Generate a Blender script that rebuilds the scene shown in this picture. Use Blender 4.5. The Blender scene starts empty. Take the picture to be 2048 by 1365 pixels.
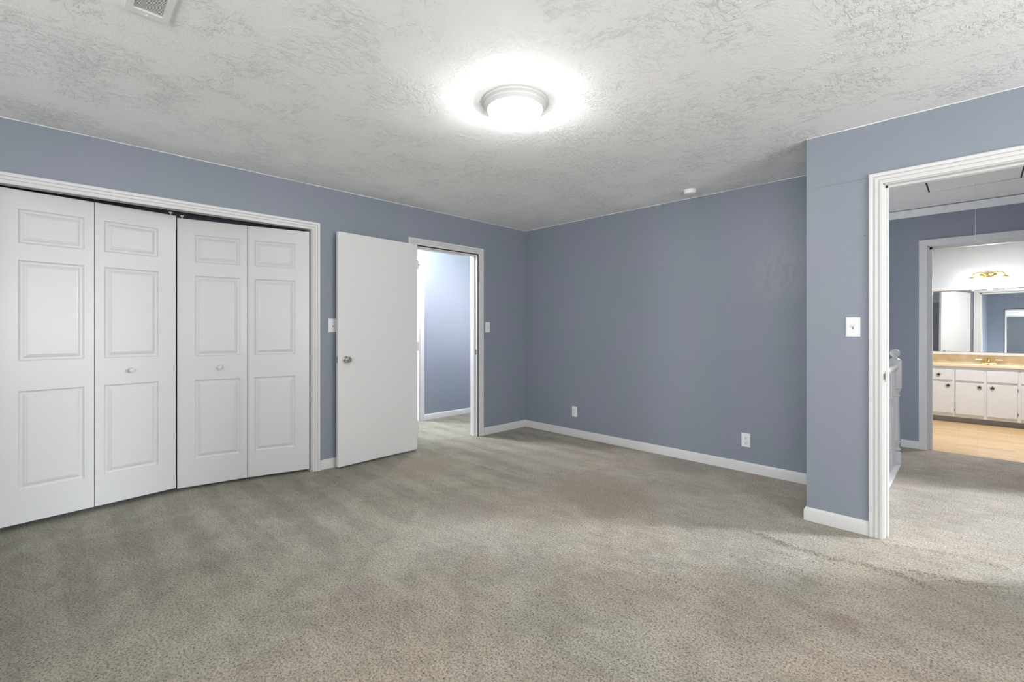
import bpy, bmesh, math, random
from mathutils import Vector, Matrix
random.seed(7)
R = math.radians
SC = bpy.context.scene
COL = SC.collection

# ------------------------------------------------------------------ camera, world, lights, exposure
cam_d = bpy.data.cameras.new('camera')
cam_d.sensor_width = 36.0
cam_d.lens = 919.13 / 2048 * 36
cam_d.shift_y = -22.1 / 2048
cam_d.clip_start = 0.02
cam = bpy.data.objects.new('camera', cam_d)
COL.objects.link(cam)
cam.location = (0, 0, 1.2)
cam.rotation_euler = (R(90), 0, 0.7919)
SC.camera = cam

SC.view_settings.view_transform = 'Standard'
SC.view_settings.look = 'None'
SC.view_settings.exposure = 0.27
SC.view_settings.gamma = 1.0
SC.view_settings.use_curve_mapping = False

world = bpy.data.worlds.new('daylight')
SC.world = world
world.use_nodes = True
world.node_tree.nodes['Background'].inputs[0].default_value = (0.80, 0.90, 1.0, 1)
world.node_tree.nodes['Background'].inputs[1].default_value = 1.0

def area(name, loc, target, sx, sy, power, col=(1, 1, 1), shape='RECTANGLE'):
    d = bpy.data.lights.new(name, 'AREA')
    d.shape = shape
    d.size = sx
    d.size_y = sy
    d.energy = power
    d.color = col
    o = bpy.data.objects.new(name, d)
    COL.objects.link(o)
    o.location = loc
    o.rotation_euler = (Vector(target) - Vector(loc)).to_track_quat('-Z', 'Y').to_euler()
    return o

# fill light from added unseen bedroom windows; daylight from the room across the small hall,
# and from the landing at the right
area('fill_rear_window', (0.9, -2.02, 1.35), (0.2, 0, 3.0), 2.2, 1.35, 98, (1.0, 0.99, 0.97))  # fill from an added unseen window, aimed up to lift the ceiling
area('fill_rear_window_left', (-2.4, -2.02, 1.35), (-2.0, 0, 4.0), 1.2, 1.35, 17, (1.0, 0.99, 0.97))  # extra unseen window light, added to brighten the ceiling's left side
area('fill_right_window', (2.32, 1.5, 1.35), (0, 1.5, 3.1), 1.9, 1.35, 78, (1.0, 0.99, 0.97))  # added unseen source, tilted upward to brighten the ceiling on the right
area('daylight_left_room', (-7.62, 2.0, 1.5), (-4, 2.85, 0.3), 0.9, 1.3, 260, (0.90, 0.95, 1.0))
area('fill_small_hall', (-3.93, 4.68, 1.5), (-5.17, 3.9, 1.2), 0.62, 1.2, 20, (0.95, 0.97, 1.0))  # fill added to even out the hall's far wall
area('daylight_landing', (3.92, 6.45, 1.85), (-0.45, 3.45, 0.0), 0.9, 0.95, 33, (0.86, 0.93, 1.0)).data.spread = R(40)
area('fill_landing_up', (3.915, 6.45, 1.85), (0.0, 4.8, 4.6), 0.9, 0.95, 260, (0.93, 0.96, 1.0))  # second lamp at this window, added as fill for the landing ceiling
area('fill_stairwell', (-2.72, 5.3, 0.55), (0.3, 5.0, 2.7), 1.05, 1.05, 31, (0.95, 0.97, 1.0))  # lamp added to brighten the landing ceiling from below
area('bathroom_ceiling_lamp', (0.35, 7.4, 2.38), (0.35, 7.4, 0), 0.35, 0.35, 40, (1.0, 0.985, 0.97), 'DISK')
def bulb(name, loc, power, col, r):
    d = bpy.data.lights.new(name, 'POINT')
    d.energy = power
    d.color = col
    d.shadow_soft_size = r
    o = bpy.data.objects.new(name, d)
    COL.objects.link(o)
    o.location = loc
    return o
bulb('bedroom_ceiling_bulb', (-1.734, 1.734, 2.312), 11.5, (1.0, 0.985, 0.96), 0.03)
bulb('small_hall_ceiling_bulb', (-4.36, 3.20, 2.20), 58, (0.97, 0.98, 1.0), 0.09)

# ------------------------------------------------------------------ materials
def new_mat(name):
    m = bpy.data.materials.new(name)
    m.use_nodes = True
    nt = m.node_tree
    return m, nt, nt.nodes['Principled BSDF']

def N(nt, t, **kw):
    n = nt.nodes.new(t)
    for k, v in kw.items():
        if k.startswith('i_'):
            key = k[2:]
            key = int(key) if key.isdigit() else key.replace('_', ' ')
            n.inputs[key].default_value = v
        else:
            setattr(n, k, v)
    return n

def ramp(nt, stops, interp='LINEAR'):
    n = nt.nodes.new('ShaderNodeValToRGB')
    cr = n.color_ramp
    cr.interpolation = interp
    while len(cr.elements) < len(stops):
        cr.elements.new(0.5)
    for e, (p, c) in zip(cr.elements, stops):
        e.position = p
        e.color = c if len(c) == 4 else (*c, 1)
    return n

def pos(nt):
    return N(nt, 'ShaderNodeNewGeometry').outputs['Position']

def noise(nt, vec, scale, detail=3, rough=0.55, dist=0.0):
    n = N(nt, 'ShaderNodeTexNoise', i_Scale=scale, i_Detail=detail, i_Roughness=rough, i_Distortion=dist)
    nt.links.new(vec, n.inputs['Vector'])
    return n.outputs['Fac']

def maths(nt, op, a, b=None, clamp=False):
    n = N(nt, 'ShaderNodeMath', operation=op, use_clamp=clamp)
    for i, v in enumerate((a, b)):
        if v is None:
            continue
        if isinstance(v, (int, float)):
            n.inputs[i].default_value = v
        else:
            nt.links.new(v, n.inputs[i])
    return n.outputs[0]

def mixc(nt, fac, a, b, mode='MIX'):
    n = N(nt, 'ShaderNodeMix', data_type='RGBA', blend_type=mode)
    for s, v in ((n.inputs[0], fac), (n.inputs[6], a), (n.inputs[7], b)):
        if isinstance(v, (int, float)):
            s.default_value = v
        elif isinstance(v, tuple):
            s.default_value = v if len(v) == 4 else (*v, 1)
        else:
            nt.links.new(v, s)
    return n.outputs[2]

def bump(nt, bsdf, h, strength, dist):
    b = N(nt, 'ShaderNodeBump', i_Strength=strength, i_Distance=dist)
    nt.links.new(h, b.inputs['Height'])
    nt.links.new(b.outputs[0], bsdf.inputs['Normal'])
    return b

def mapping(nt, vec, scale=(1, 1, 1), rot=(0, 0, 0)):
    n = N(nt, 'ShaderNodeMapping')
    n.inputs['Scale'].default_value = scale
    n.inputs['Rotation'].default_value = rot
    nt.links.new(vec, n.inputs['Vector'])
    return n.outputs[0]

def smooth(nt, v, lo, hi):
    n = N(nt, 'ShaderNodeMapRange', interpolation_type='SMOOTHSTEP')
    n.inputs[1].default_value = lo
    n.inputs[2].default_value = hi
    nt.links.new(v, n.inputs[0])
    return n.outputs[0]

def simple(name, col, rough=0.5, metal=0.0, bump_s=0.0, bump_scale=60, var=0.03):
    m, nt, b = new_mat(name)
    p = pos(nt)
    f = noise(nt, p, 9, 3)
    c0 = tuple(x * (1 - var) for x in col)
    c1 = tuple(min(1, x * (1 + var)) for x in col)
    nt.links.new(mixc(nt, f, c0, c1), b.inputs['Base Color'])
    b.inputs['Roughness'].default_value = rough
    b.inputs['Metallic'].default_value = metal
    if bump_s:
        bump(nt, b, noise(nt, p, bump_scale, 3), bump_s, 0.002)
    return m

def paint_mat(name, col, greenish, purplish, marks=True):
    m, nt, b = new_mat(name)
    p = pos(nt)
    n1 = smooth(nt, noise(nt, mapping(nt, p, (1, 1, 0.6)), 2.6, 3), 0.40, 0.60)
    c = mixc(nt, n1, greenish, purplish)
    n2 = noise(nt, p, 6.0, 4)
    c = mixc(nt, maths(nt, 'MULTIPLY', n2, 0.35), c, col)
    # scuffs and small filled nail holes
    v = N(nt, 'ShaderNodeTexVoronoi', i_Scale=2.3)
    nt.links.new(p, v.inputs['Vector'])
    dot = maths(nt, 'LESS_THAN', v.outputs['Distance'], 0.012)
    c = mixc(nt, maths(nt, 'MULTIPLY', dot, 0.55), c, tuple(x * 0.45 for x in col))
    if marks:
        xyz = N(nt, 'ShaderNodeSeparateXYZ')
        nt.links.new(p, xyz.inputs[0])
        x, y, z = xyz.outputs
        # hairline crack running from the wall's corner to the top of the landing doorway casing
        line = maths(nt, 'ADD', maths(nt, 'SUBTRACT', z, 2.086), maths(nt, 'MULTIPLY', maths(nt, 'SUBTRACT', noise(nt, p, 14, 3), 0.5), 0.012))
        crack = maths(nt, 'LESS_THAN', maths(nt, 'ABSOLUTE', line), 0.0013)
        crack = maths(nt, 'MULTIPLY', crack, maths(nt, 'GREATER_THAN', x, -0.72))
        crack = maths(nt, 'MULTIPLY', crack, maths(nt, 'LESS_THAN', x, -0.44))
        crack = maths(nt, 'MULTIPLY', crack, maths(nt, 'LESS_THAN', maths(nt, 'ABSOLUTE', maths(nt, 'SUBTRACT', y, 3.368)), 0.01))
        c = mixc(nt, maths(nt, 'MULTIPLY', crack, 0.6), c, (0.10, 0.11, 0.13))
        # rubbed lavender patch on the back wall
        d = N(nt, 'ShaderNodeVectorMath', operation='DISTANCE')
        nt.links.new(p, d.inputs[0])
        d.inputs[1].default_value = (-1.12, 4.14, 1.66)
        rub = maths(nt, 'SUBTRACT', 1.0, smooth(nt, d.outputs['Value'], 0.10, 0.34))
        rub = maths(nt, 'MULTIPLY', rub, smooth(nt, noise(nt, mapping(nt, p, (1, 1, 0.5)), 26, 5, 0.7), 0.40, 0.56))
        c = mixc(nt, maths(nt, 'MULTIPLY', rub, 0.6), c, (0.325, 0.318, 0.372))
    nt.links.new(c, b.inputs['Base Color'])
    b.inputs['Roughness'].default_value = 0.42
    h = maths(nt, 'ADD', noise(nt, p, 95, 2), maths(nt, 'MULTIPLY', noise(nt, p, 24, 3), 0.8))
    bump(nt, b, h, 0.22, 0.003)
    return m

def ceiling_mat():
    m, nt, b = new_mat('textured_ceiling_paint')
    p = pos(nt)
    b.inputs['Base Color'].default_value = (0.90, 0.90, 0.90, 1)
    b.inputs['Roughness'].default_value = 0.75
    # dabbed plaster: ragged raised patches over a finer stipple
    st = mapping(nt, p, (1.0, 0.62, 1), (0, 0, R(25)))
    a = noise(nt, st, 38, 6, 0.66, 0.35)
    st2 = mapping(nt, p, (0.62, 1.0, 1), (0, 0, R(-20)))
    a2 = noise(nt, st2, 36, 6, 0.68, 0.4)
    ridge = smooth(nt, a, 0.47, 0.63)
    ridge2 = smooth(nt, a2, 0.49, 0.62)
    patch = smooth(nt, noise(nt, p, 2.6, 4, 0.6), 0.44, 0.60)
    patch2 = smooth(nt, noise(nt, mapping(nt, p, (1, 1, 1), (0, 0, 1.0)), 3.4, 4, 0.6), 0.46, 0.62)
    fine = noise(nt, p, 75, 5, 0.7)
    h = maths(nt, 'ADD', maths(nt, 'MULTIPLY', ridge, patch), maths(nt, 'MULTIPLY', ridge2, patch2))
    h = maths(nt, 'ADD', h, maths(nt, 'MULTIPLY', fine, 0.9))
    bump(nt, b, h, 0.8, 0.0045)
    return m

def carpet_mat():
    m, nt, b = new_mat('cut_pile_carpet')
    p = pos(nt)
    xyz = N(nt, 'ShaderNodeSeparateXYZ')
    nt.links.new(p, xyz.inputs[0])
    # pile laid one way or the other in broad patches, and drifts of hue from wear
    big = smooth(nt, noise(nt, p, 2.0, 6, 0.68, 0.5), 0.40, 0.60)
    med = smooth(nt, noise(nt, mapping(nt, p, (1, 2.2, 1), (0, 0, R(-34))), 6.0, 6, 0.7, 0.4), 0.38, 0.62)
    hue = smooth(nt, noise(nt, mapping(nt, p, (1, 1, 1), (0, 0, 0.6)), 0.95, 3), 0.38, 0.62)
    warm = (0.425, 0.362, 0.288)
    cool = (0.400, 0.372, 0.312)
    c = mixc(nt, hue, warm, cool)
    # greener grey along the closet, pinker beige towards the doorways
    gx = smooth(nt, maths(nt, 'ADD', xyz.outputs[0], maths(nt, 'MULTIPLY', xyz.outputs[1], -0.75)), -4.6, -2.6)
    gmask = maths(nt, 'MULTIPLY', maths(nt, 'SUBTRACT', 1.0, smooth(nt, maths(nt, 'ADD', xyz.outputs[0], maths(nt, 'MULTIPLY', xyz.outputs[1], 0.55)), -2.6, -0.6)), 0.9)
    c = mixc(nt, gmask, c, (0.345, 0.332, 0.262))
    # vacuum tracks fanning out from the closet
    ang = mapping(nt, p, (0.35, 1, 1), (0, 0, R(-3)))
    w = N(nt, 'ShaderNodeTexWave', wave_type='BANDS', bands_direction='Y', i_Scale=1.25, i_Distortion=1.7, i_Detail=3, i_Detail_Scale=1.4)
    nt.links.new(ang, w.inputs['Vector'])
    near_closet = maths(nt, 'SUBTRACT', 1.0, smooth(nt, xyz.outputs[0], -2.9, -2.0))
    track = maths(nt, 'MULTIPLY', near_closet, smooth(nt, w.outputs['Fac'], 0.35, 0.75))
    c = mixc(nt, maths(nt, 'MULTIPLY', track, 0.55), c, (0.255, 0.243, 0.186))
    tone = maths(nt, 'ADD', maths(nt, 'MULTIPLY', big, 0.55), maths(nt, 'MULTIPLY', med, 0.45))
    c = mixc(nt, 1.0, c, ramp_out(nt, tone, [(0.0, (0.76, 0.75, 0.73)), (1.0, (1.12, 1.12, 1.13))]), 'MULTIPLY')
    # stains
    for (sx, sy, r, col, k) in ((-1.964, 2.85, 0.55, (0.33, 0.255, 0.19), 0.7), (-3.40, 2.28, 0.42, (0.32, 0.245, 0.195), 0.8),
                                (-1.741, 2.02, 0.24, (0.37, 0.385, 0.28), 0.45), (-0.391, 2.29, 0.10, (0.28, 0.20, 0.15), 0.45),
                                (-0.564, 2.555, 0.06, (0.22, 0.21, 0.14), 0.6), (-2.417, 1.92, 0.34, (0.31, 0.265, 0.225), 0.5),
                                (-1.994, 0.97, 0.16, (0.27, 0.205, 0.185), 0.5), (-2.62, 1.05, 0.13, (0.22, 0.20, 0.17), 0.5),
                                (-1.78, 1.55, 0.16, (0.33, 0.27, 0.19), 0.4), (-1.85, 4.05, 0.5, (0.20, 0.19, 0.165), 0.5),
                                (-2.9, 3.15, 0.5, (0.36, 0.31, 0.265), 0.4)):
        d = N(nt, 'ShaderNodeVectorMath', operation='DISTANCE')
        wob = N(nt, 'ShaderNodeTexNoise', i_Scale=4.5, i_Detail=3)
        nt.links.new(p, wob.inputs['Vector'])
        add = N(nt, 'ShaderNodeVectorMath', operation='MULTIPLY_ADD')
        nt.links.new(wob.outputs['Color'], add.inputs[0])
        add.inputs[1].default_value = (r * 1.1, r * 1.1, 0)
        nt.links.new(p, add.inputs[2])
        nt.links.new(add.outputs[0], d.inputs[0])
        d.inputs[1].default_value = (sx + r * 0.55, sy + r * 0.55, 0)
        f = maths(nt, 'SUBTRACT', 1.0, smooth(nt, d.outputs['Value'], r * 0.35, r))
        c = mixc(nt, maths(nt, 'MULTIPLY', f, k), c, col)
    # tufts: yarn ends with dark gaps between
    t1 = noise(nt, p, 115, 3, 0.6, 0.3)
    t2 = noise(nt, p, 290, 2, 0.6)
    gap = maths(nt, 'ADD', maths(nt, 'MULTIPLY', t1, 0.65), maths(nt, 'MULTIPLY', t2, 0.35))
    c = mixc(nt, 1.0, c, ramp_out(nt, gap, [(0.35, (0.16, 0.145, 0.12)), (0.445, (0.66, 0.65, 0.62)), (0.51, (1.02, 1.02, 1.02)), (0.63, (1.32, 1.31, 1.29))]), 'MULTIPLY')
    nt.links.new(c, b.inputs['Base Color'])
    b.inputs['Roughness'].default_value = 0.95
    b.inputs['Specular IOR Level'].default_value = 0.1
    b.inputs['Sheen Weight'].default_value = 0.25
    b.inputs['Sheen Roughness'].default_value = 0.5
    h = maths(nt, 'ADD', gap, maths(nt, 'MULTIPLY', noise(nt, mapping(nt, p, (1, 1.8, 1), (0, 0, R(-30))), 34, 3), 0.9))
    bump(nt, b, h, 0.85, 0.011)
    return m

def ramp_out(nt, fac, stops):
    r = ramp(nt, stops)
    nt.links.new(fac, r.inputs[0])
    return r.outputs[0]

def plank_mat():
    m, nt, b = new_mat('oak_plank_vinyl')
    p = pos(nt)
    br = N(nt, 'ShaderNodeTexBrick', offset=0.37, i_Scale=1.0, i_Mortar_Size=0.0012, i_Brick_Width=0.42, i_Row_Height=0.076)
    br.inputs['Color1'].default_value = (0.72, 0.52, 0.29, 1)
    br.inputs['Color2'].default_value = (0.60, 0.40, 0.20, 1)
    br.inputs['Mortar'].default_value = (0.40, 0.26, 0.13, 1)
    nt.links.new(p, br.inputs['Vector'])
    g = noise(nt, mapping(nt, p, (3, 30, 1)), 2.5, 4)
    c = mixc(nt, 1.0, br.outputs['Color'], ramp_out(nt, g, [(0.3, (0.82, 0.80, 0.76)), (0.7, (1.12, 1.12, 1.12))]), 'MULTIPLY')
    nt.links.new(c, b.inputs['Base Color'])
    b.inputs['Roughness'].default_value = 0.33
    return m

def marble_mat():
    m, nt, b = new_mat('cultured_marble')
    p = pos(nt)
    n1 = noise(nt, p, 4, 5, 0.65, 1.5)
    nt.links.new(ramp_out(nt, n1, [(0.35, (0.80, 0.62, 0.38)), (0.55, (0.87, 0.73, 0.51)), (0.7, (0.92, 0.83, 0.66))]), b.inputs['Base Color'])
    b.inputs['Roughness'].default_value = 0.15
    return m

def glow_mat(name, col, strength):
    m, nt, b = new_mat(name)
    b.inputs['Base Color'].default_value = (0.9, 0.9, 0.9, 1)
    b.inputs['Emission Color'].default_value = (*col, 1)
    b.inputs['Emission Strength'].default_value = strength
    b.inputs['Roughness'].default_value = 0.4
    return m

def pane_mat():
    m, nt, b = new_mat('window_glass')
    out = nt.nodes['Material Output']
    tr = N(nt, 'ShaderNodeBsdfTransparent')
    gl = N(nt, 'ShaderNodeBsdfGlossy', i_Roughness=0.02)
    mx = N(nt, 'ShaderNodeMixShader', i_0=0.06)
    nt.links.new(tr.outputs[0], mx.inputs[1])
    nt.links.new(gl.outputs[0], mx.inputs[2])
    nt.links.new(mx.outputs[0], out.inputs[0])
    return m

BLUE = paint_mat('blue_grey_wall_paint', (0.250, 0.280, 0.338), (0.242, 0.280, 0.322), (0.257, 0.275, 0.340))
PALE = simple('pale_bathroom_paint', (0.62, 0.66, 0.70), 0.45, 0, 0.1)
CEIL = ceiling_mat()
SMOOTHCEIL = simple('flat_ceiling_paint', (0.84, 0.84, 0.84), 0.8, 0, 0.35, 30)
CARPET = carpet_mat()
PLANK = plank_mat()
MARBLE = marble_mat()
TRIM = simple('white_trim_paint', (0.66, 0.66, 0.655), 0.33, 0, 0.06, 30, 0.015)
DOORW = simple('white_door_paint_darkened', (0.64, 0.64, 0.64), 0.30, 0, 0.05, 22, 0.012)  # same white as the flush door, darkened to offset stronger light
SLABW = simple('white_door_paint_lightened', (0.74, 0.74, 0.735), 0.35, 0, 0.05, 22, 0.012)  # same white as the closet doors, lightened to offset weaker light
CAB = simple('white_cabinet_paint', (0.78, 0.79, 0.80), 0.35, 0, 0.05, 30, 0.015)
PLASTIC = simple('white_plastic', (0.82, 0.83, 0.83), 0.3, 0, 0, 10, 0.005)
ENAMEL = simple('white_enamel', (0.70, 0.70, 0.70), 0.35, 0, 0, 10, 0.005)
VENTM = simple('ventilation_enamel', (0.76, 0.76, 0.75), 0.4, 0, 0, 10, 0.03)
DUCTM = simple('dark_duct', (0.13, 0.13, 0.125), 0.9, 0, 0, 10, 0.3)
CHROME = simple('satin_nickel', (0.62, 0.60, 0.57), 0.16, 1.0)
STEEL = simple('track_steel', (0.42, 0.41, 0.39), 0.35, 1.0, 0.1, 40, 0.1)
BRASS = simple('polished_brass', (0.83, 0.60, 0.24), 0.18, 1.0)
DARK = simple('dark_slot_and_gap_shade', (0.02, 0.02, 0.02), 0.8)  # outlet slots, and painted shade in the hatch and closet head gaps
SLOTG = simple('switch_slot', (0.22, 0.22, 0.21), 0.6)
IRON = simple('black_iron', (0.015, 0.014, 0.013), 0.55)
HINGEM = simple('worn_painted_hinge', (0.20, 0.20, 0.20), 0.5)
TOEKICK = simple('grey_toe_kick', (0.36, 0.37, 0.385), 0.6)
MIRROR = simple('mirror_silver', (0.86, 0.89, 0.90), 0.015, 1.0, 0, 10, 0.0)
CORDM = simple('pull_cord', (0.75, 0.75, 0.74), 0.7)
def dome_mat():
    # thin frosted glass: glows all over and lets part of the bulb's light straight through
    m, nt, b = new_mat('lit_frosted_glass')
    out = nt.nodes['Material Output']
    em = N(nt, 'ShaderNodeEmission', i_Strength=6.3)
    em.inputs[0].default_value = (1.0, 0.985, 0.96, 1)
    tr = N(nt, 'ShaderNodeBsdfTransparent')
    tr.inputs[0].default_value = (0.9, 0.9, 0.9, 1)
    ad = N(nt, 'ShaderNodeAddShader')
    nt.links.new(em.outputs[0], ad.inputs[0])
    nt.links.new(tr.outputs[0], ad.inputs[1])
    nt.links.new(ad.outputs[0], out.inputs[0])
    return m
GLASSGLOW = dome_mat()
BATHGLOW = glow_mat('lit_vanity_glass', (1.0, 0.95, 0.86), 9.0)
GLASS = pane_mat()

# ------------------------------------------------------------------ mesh helpers
class MB:
    def __init__(self):
        self.bm = bmesh.new()
    def box(self, x0, x1, y0, y1, z0, z1):
        v = [self.bm.verts.new((x, y, z)) for x in (x0, x1) for y in (y0, y1) for z in (z0, z1)]
        for f in ((0, 1, 3, 2), (4, 6, 7, 5), (0, 4, 5, 1), (2, 3, 7, 6), (0, 2, 6, 4), (1, 5, 7, 3)):
            self.bm.faces.new([v[i] for i in f])
        return self
    def bbox(self, x0, x1, y0, y1, z0, z1, bev=0.002, seg=2):
        t = MB().box(x0, x1, y0, y1, z0, z1)
        bmesh.ops.bevel(t.bm, geom=t.bm.edges[:], offset=bev, segments=seg, affect='EDGES', profile=0.6)
        self.join(t)
        return self
    def join(self, o, mat=None):
        me = bpy.data.meshes.new('tmp')
        o.bm.to_mesh(me)
        o.bm.free()
        if mat is not None:
            me.transform(mat)
        self.bm.from_mesh(me)
        bpy.data.meshes.remove(me)
        return self
    def lathe(self, prof, centre=(0, 0, 0), axis='Z', seg=40):
        """prof: (radius, height) list, revolved about axis through centre"""
        rings = []
        for r, h in prof:
            ring = []
            for i in range(seg):
                a = 2 * math.pi * i / seg
                c, s = r * math.cos(a), r * math.sin(a)
                co = {'Z': (c, s, h), 'X': (h, c, s), 'Y': (c, -h, s)}[axis]
                if axis == 'Y':
                    co = (s, h, c)
                ring.append(self.bm.verts.new(Vector(co) + Vector(centre)))
            rings.append(ring)
        for a, b in zip(rings, rings[1:]):
            for i in range(seg):
                self.bm.faces.new((a[i], a[(i + 1) % seg], b[(i + 1) % seg], b[i]))
        for ring in (rings[0], rings[-1]):
            try:
                self.bm.faces.new(ring)
            except ValueError:
                pass
        return self
    def sweep_profile(self, prof, path_fn):
        """prof: list of (u, v); path_fn(u, v) -> list of points along the path (mitred)"""
        cols = [[self.bm.verts.new(pt) for pt in path_fn(u, v)] for u, v in prof]
        n = len(cols[0])
        for a, b in zip(cols, cols[1:] + cols[:1]):
            for i in range(n - 1):
                self.bm.faces.new((a[i], a[i + 1], b[i + 1], b[i]))
        for k in (0, n - 1):
            self.bm.faces.new([c[k] for c in cols])
        return self
    def tube(self, pts, r, seg=10):
        pts = [Vector(p) for p in pts]
        rings = []
        for i, p in enumerate(pts):
            d = (pts[min(i + 1, len(pts) - 1)] - pts[max(i - 1, 0)]).normalized()
            up = Vector((0, 0, 1)) if abs(d.z) < 0.9 else Vector((1, 0, 0))
            a = d.cross(up).normalized()
            b = d.cross(a).normalized()
            rr = r[i] if isinstance(r, (list, tuple)) else r
            rings.append([self.bm.verts.new(p + rr * (a * math.cos(2 * math.pi * k / seg) + b * math.sin(2 * math.pi * k / seg))) for k in range(seg)])
        for a, b in zip(rings, rings[1:]):
            for k in range(seg):
                self.bm.faces.new((a[k], a[(k + 1) % seg], b[(k + 1) % seg], b[k]))
        self.bm.faces.new(rings[0])
        self.bm.faces.new(rings[-1])
        return self

ROOT_OFF = {}
def obj(name, mb, mat, parent=None, smooth_angle=None, local=False):
    me = bpy.data.meshes.new(name)
    bmesh.ops.recalc_face_normals(mb.bm, faces=mb.bm.faces[:])
    mb.bm.to_mesh(me)
    mb.bm.free()
    me.materials.append(mat)
    o = bpy.data.objects.new(name, me)
    COL.objects.link(o)
    if parent is not None:
        o.parent = parent
        off = ROOT_OFF.get(parent.name, Vector((0, 0, 0)))
        ROOT_OFF[o.name] = off
        if not local:
            me.transform(Matrix.Translation(-off))
    if smooth_angle:
        me.polygons.foreach_set('use_smooth', [True] * len(me.polygons))
        me.set_sharp_from_angle(angle=R(smooth_angle))
    return o

def tag(o, label=None, cat=None, group=None, kind=None):
    for k, v in (('label', label), ('category', cat), ('group', group), ('kind', kind)):
        if v:
            o[k] = v
    return o

def thing(name, label, cat, loc, rotz=0, group=None):
    o = bpy.data.objects.new(name, None)
    o.empty_display_size = 0.05
    COL.objects.link(o)
    o.location = loc
    o.rotation_euler = (0, 0, rotz)
    ROOT_OFF[o.name] = Vector(loc)
    return tag(o, label, cat, group)

def struct(name, mb, mat, parent=None, **kw):
    o = obj(name, mb, mat, parent, **kw)
    if parent is None:
        o['kind'] = 'structure'
    return o

def copy_tree(o, parent=None):
    c = o.copy()
    COL.objects.link(c)
    if parent is not None:
        c.parent = parent
    for ch in list(o.children):
        copy_tree(ch, c)
    return c

# ------------------------------------------------------------------ key dimensions (metres)
XL = -3.958          # closet wall face
YB = 4.140           # back wall face
YS = 3.368           # doorway wall face (bedroom side)
XS = -0.760          # outer corner of the doorway wall
YH = 6.178           # landing far wall
ZC = 2.52            # wall tops, above the ceilings
XR = 2.25            # bedroom right wall
YR = -1.95           # bedroom rear wall

# ------------------------------------------------------------------ floor (carpet) with pushed-up ripples
RIPPLES = [([(-0.99, 2.951), (-0.72, 2.883), (-0.558, 2.888), (-0.395, 2.926), (-0.298, 2.938), (-0.149, 2.9)], 0.015, 0.021),
           ([(-0.381, 2.975), (-0.228, 3.009), (-0.06, 3.05), (0.111, 3.12)], 0.015, 0.020),
           ([(-0.36, 3.333), (-0.154, 3.375), (-0.011, 3.405), (0.161, 3.403)], 0.007, 0.03),
           ([(-1.20, 2.12), (-1.025, 2.136), (-0.911, 2.128)], 0.011, 0.04),
           ([(-0.788, 2.773), (-0.673, 2.791), (-0.565, 2.807)], 0.007, 0.03),
           ([(-0.95, 2.55), (-0.7, 2.60), (-0.45, 2.68)], 0.005, 0.04)]
def seg_dist(px, py, a, b):
    ax, ay = a
    dx, dy = b[0] - ax, b[1] - ay
    t = max(0, min(1, ((px - ax) * dx + (py - ay) * dy) / (dx * dx + dy * dy)))
    return math.hypot(px - ax - t * dx, py - ay - t * dy)
def carpet_z(x, y):
    z = 0.0
    for line, h, w in RIPPLES:
        if not (-1.5 < x < 0.5 and 1.8 < y < 3.7):
            continue
        d = min(seg_dist(x, y, a, b) for a, b in zip(line, line[1:]))
        e = min(1, min(math.hypot(x - q[0], y - q[1]) for q in (line[0], line[-1])) / 0.12)
        z += h * math.exp(-(d / w) ** 2) * (0.35 + 0.65 * e)
    return z
def frange(a, b, s):
    n = max(1, round((b - a) / s))
    return [a + (b - a) * i / n for i in range(n)]
xs = frange(-7.7, -1.5, 0.31) + frange(-1.5, 0.5, 0.0125) + frange(0.5, 4.0, 0.35) + [4.0]
ys = frange(-2.0, 1.9, 0.3) + frange(1.9, 3.6, 0.0125) + frange(3.6, 4.27, 0.3) + frange(4.27, 6.205, 0.3) + [6.205]
mb = MB()
grid = [[mb.bm.verts.new((x, y, carpet_z(x, y))) for y in ys] for x in xs]
for i in range(len(xs) - 1):
    for j in range(len(ys) - 1):
        mx_, my_ = (xs[i] + xs[i + 1]) / 2, (ys[j] + ys[j + 1]) / 2
        if -2.6 < mx_ < -0.56 and my_ > 4.27:
            continue
        mb.bm.faces.new((grid[i][j], grid[i + 1][j], grid[i + 1][j + 1], grid[i][j + 1]))
for v in [v for v in mb.bm.verts if not v.link_faces]:
    mb.bm.verts.remove(v)
struct('floor', mb, CARPET, smooth_angle=60)
struct('floor_bathroom', MB().box(-1.6, 2.1, 6.205, 8.95, -0.05, -0.004), PLANK)
struct('floor_landing_room', MB().box(1.0, 4.0, 6.205, 7.4, -0.05, 0.0), CARPET)
struct('floor_stairwell', MB().box(-2.6, -0.56, 4.27, 6.178, -1.5, -1.45), CARPET)
struct('trim_stairwell_edge', MB().box(-0.585, -0.56, 4.27, 6.178, -0.30, 0.0), TRIM)

# ------------------------------------------------------------------ ceilings
mb = MB()
def ceil_z(x, y):
    return 2.4045 - 0.0085 * (x - XS)
def plate(mb, x0, x1, y0, y1):
    lo = [mb.bm.verts.new((x, y, ceil_z(x, y))) for x, y in ((x0, y0), (x1, y0), (x1, y1), (x0, y1))]
    hi = [mb.bm.verts.new((v.co.x, v.co.y, 2.60)) for v in lo]
    mb.bm.faces.new(lo)
    mb.bm.faces.new(hi)
    for i in range(4):
        j = (i + 1) % 4
        mb.bm.faces.new((lo[i], lo[j], hi[j], hi[i]))
plate(mb, -4.0, 2.3, -2.0, 3.40)
plate(mb, -4.0, -0.72, 3.40, 4.18)
struct('ceiling', mb, CEIL)
HX0, HX1, HY0, HY1 = -0.306, 0.250, 4.45, 5.497      # attic hatch opening
mb = MB()
mb.box(-2.6, HX0, 3.45, 6.25, 2.42, 2.56)
mb.box(HX1, 4.0, 3.45, 6.25, 2.42, 2.56)
mb.box(HX0, HX1, 3.45, HY0, 2.42, 2.56)
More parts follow.
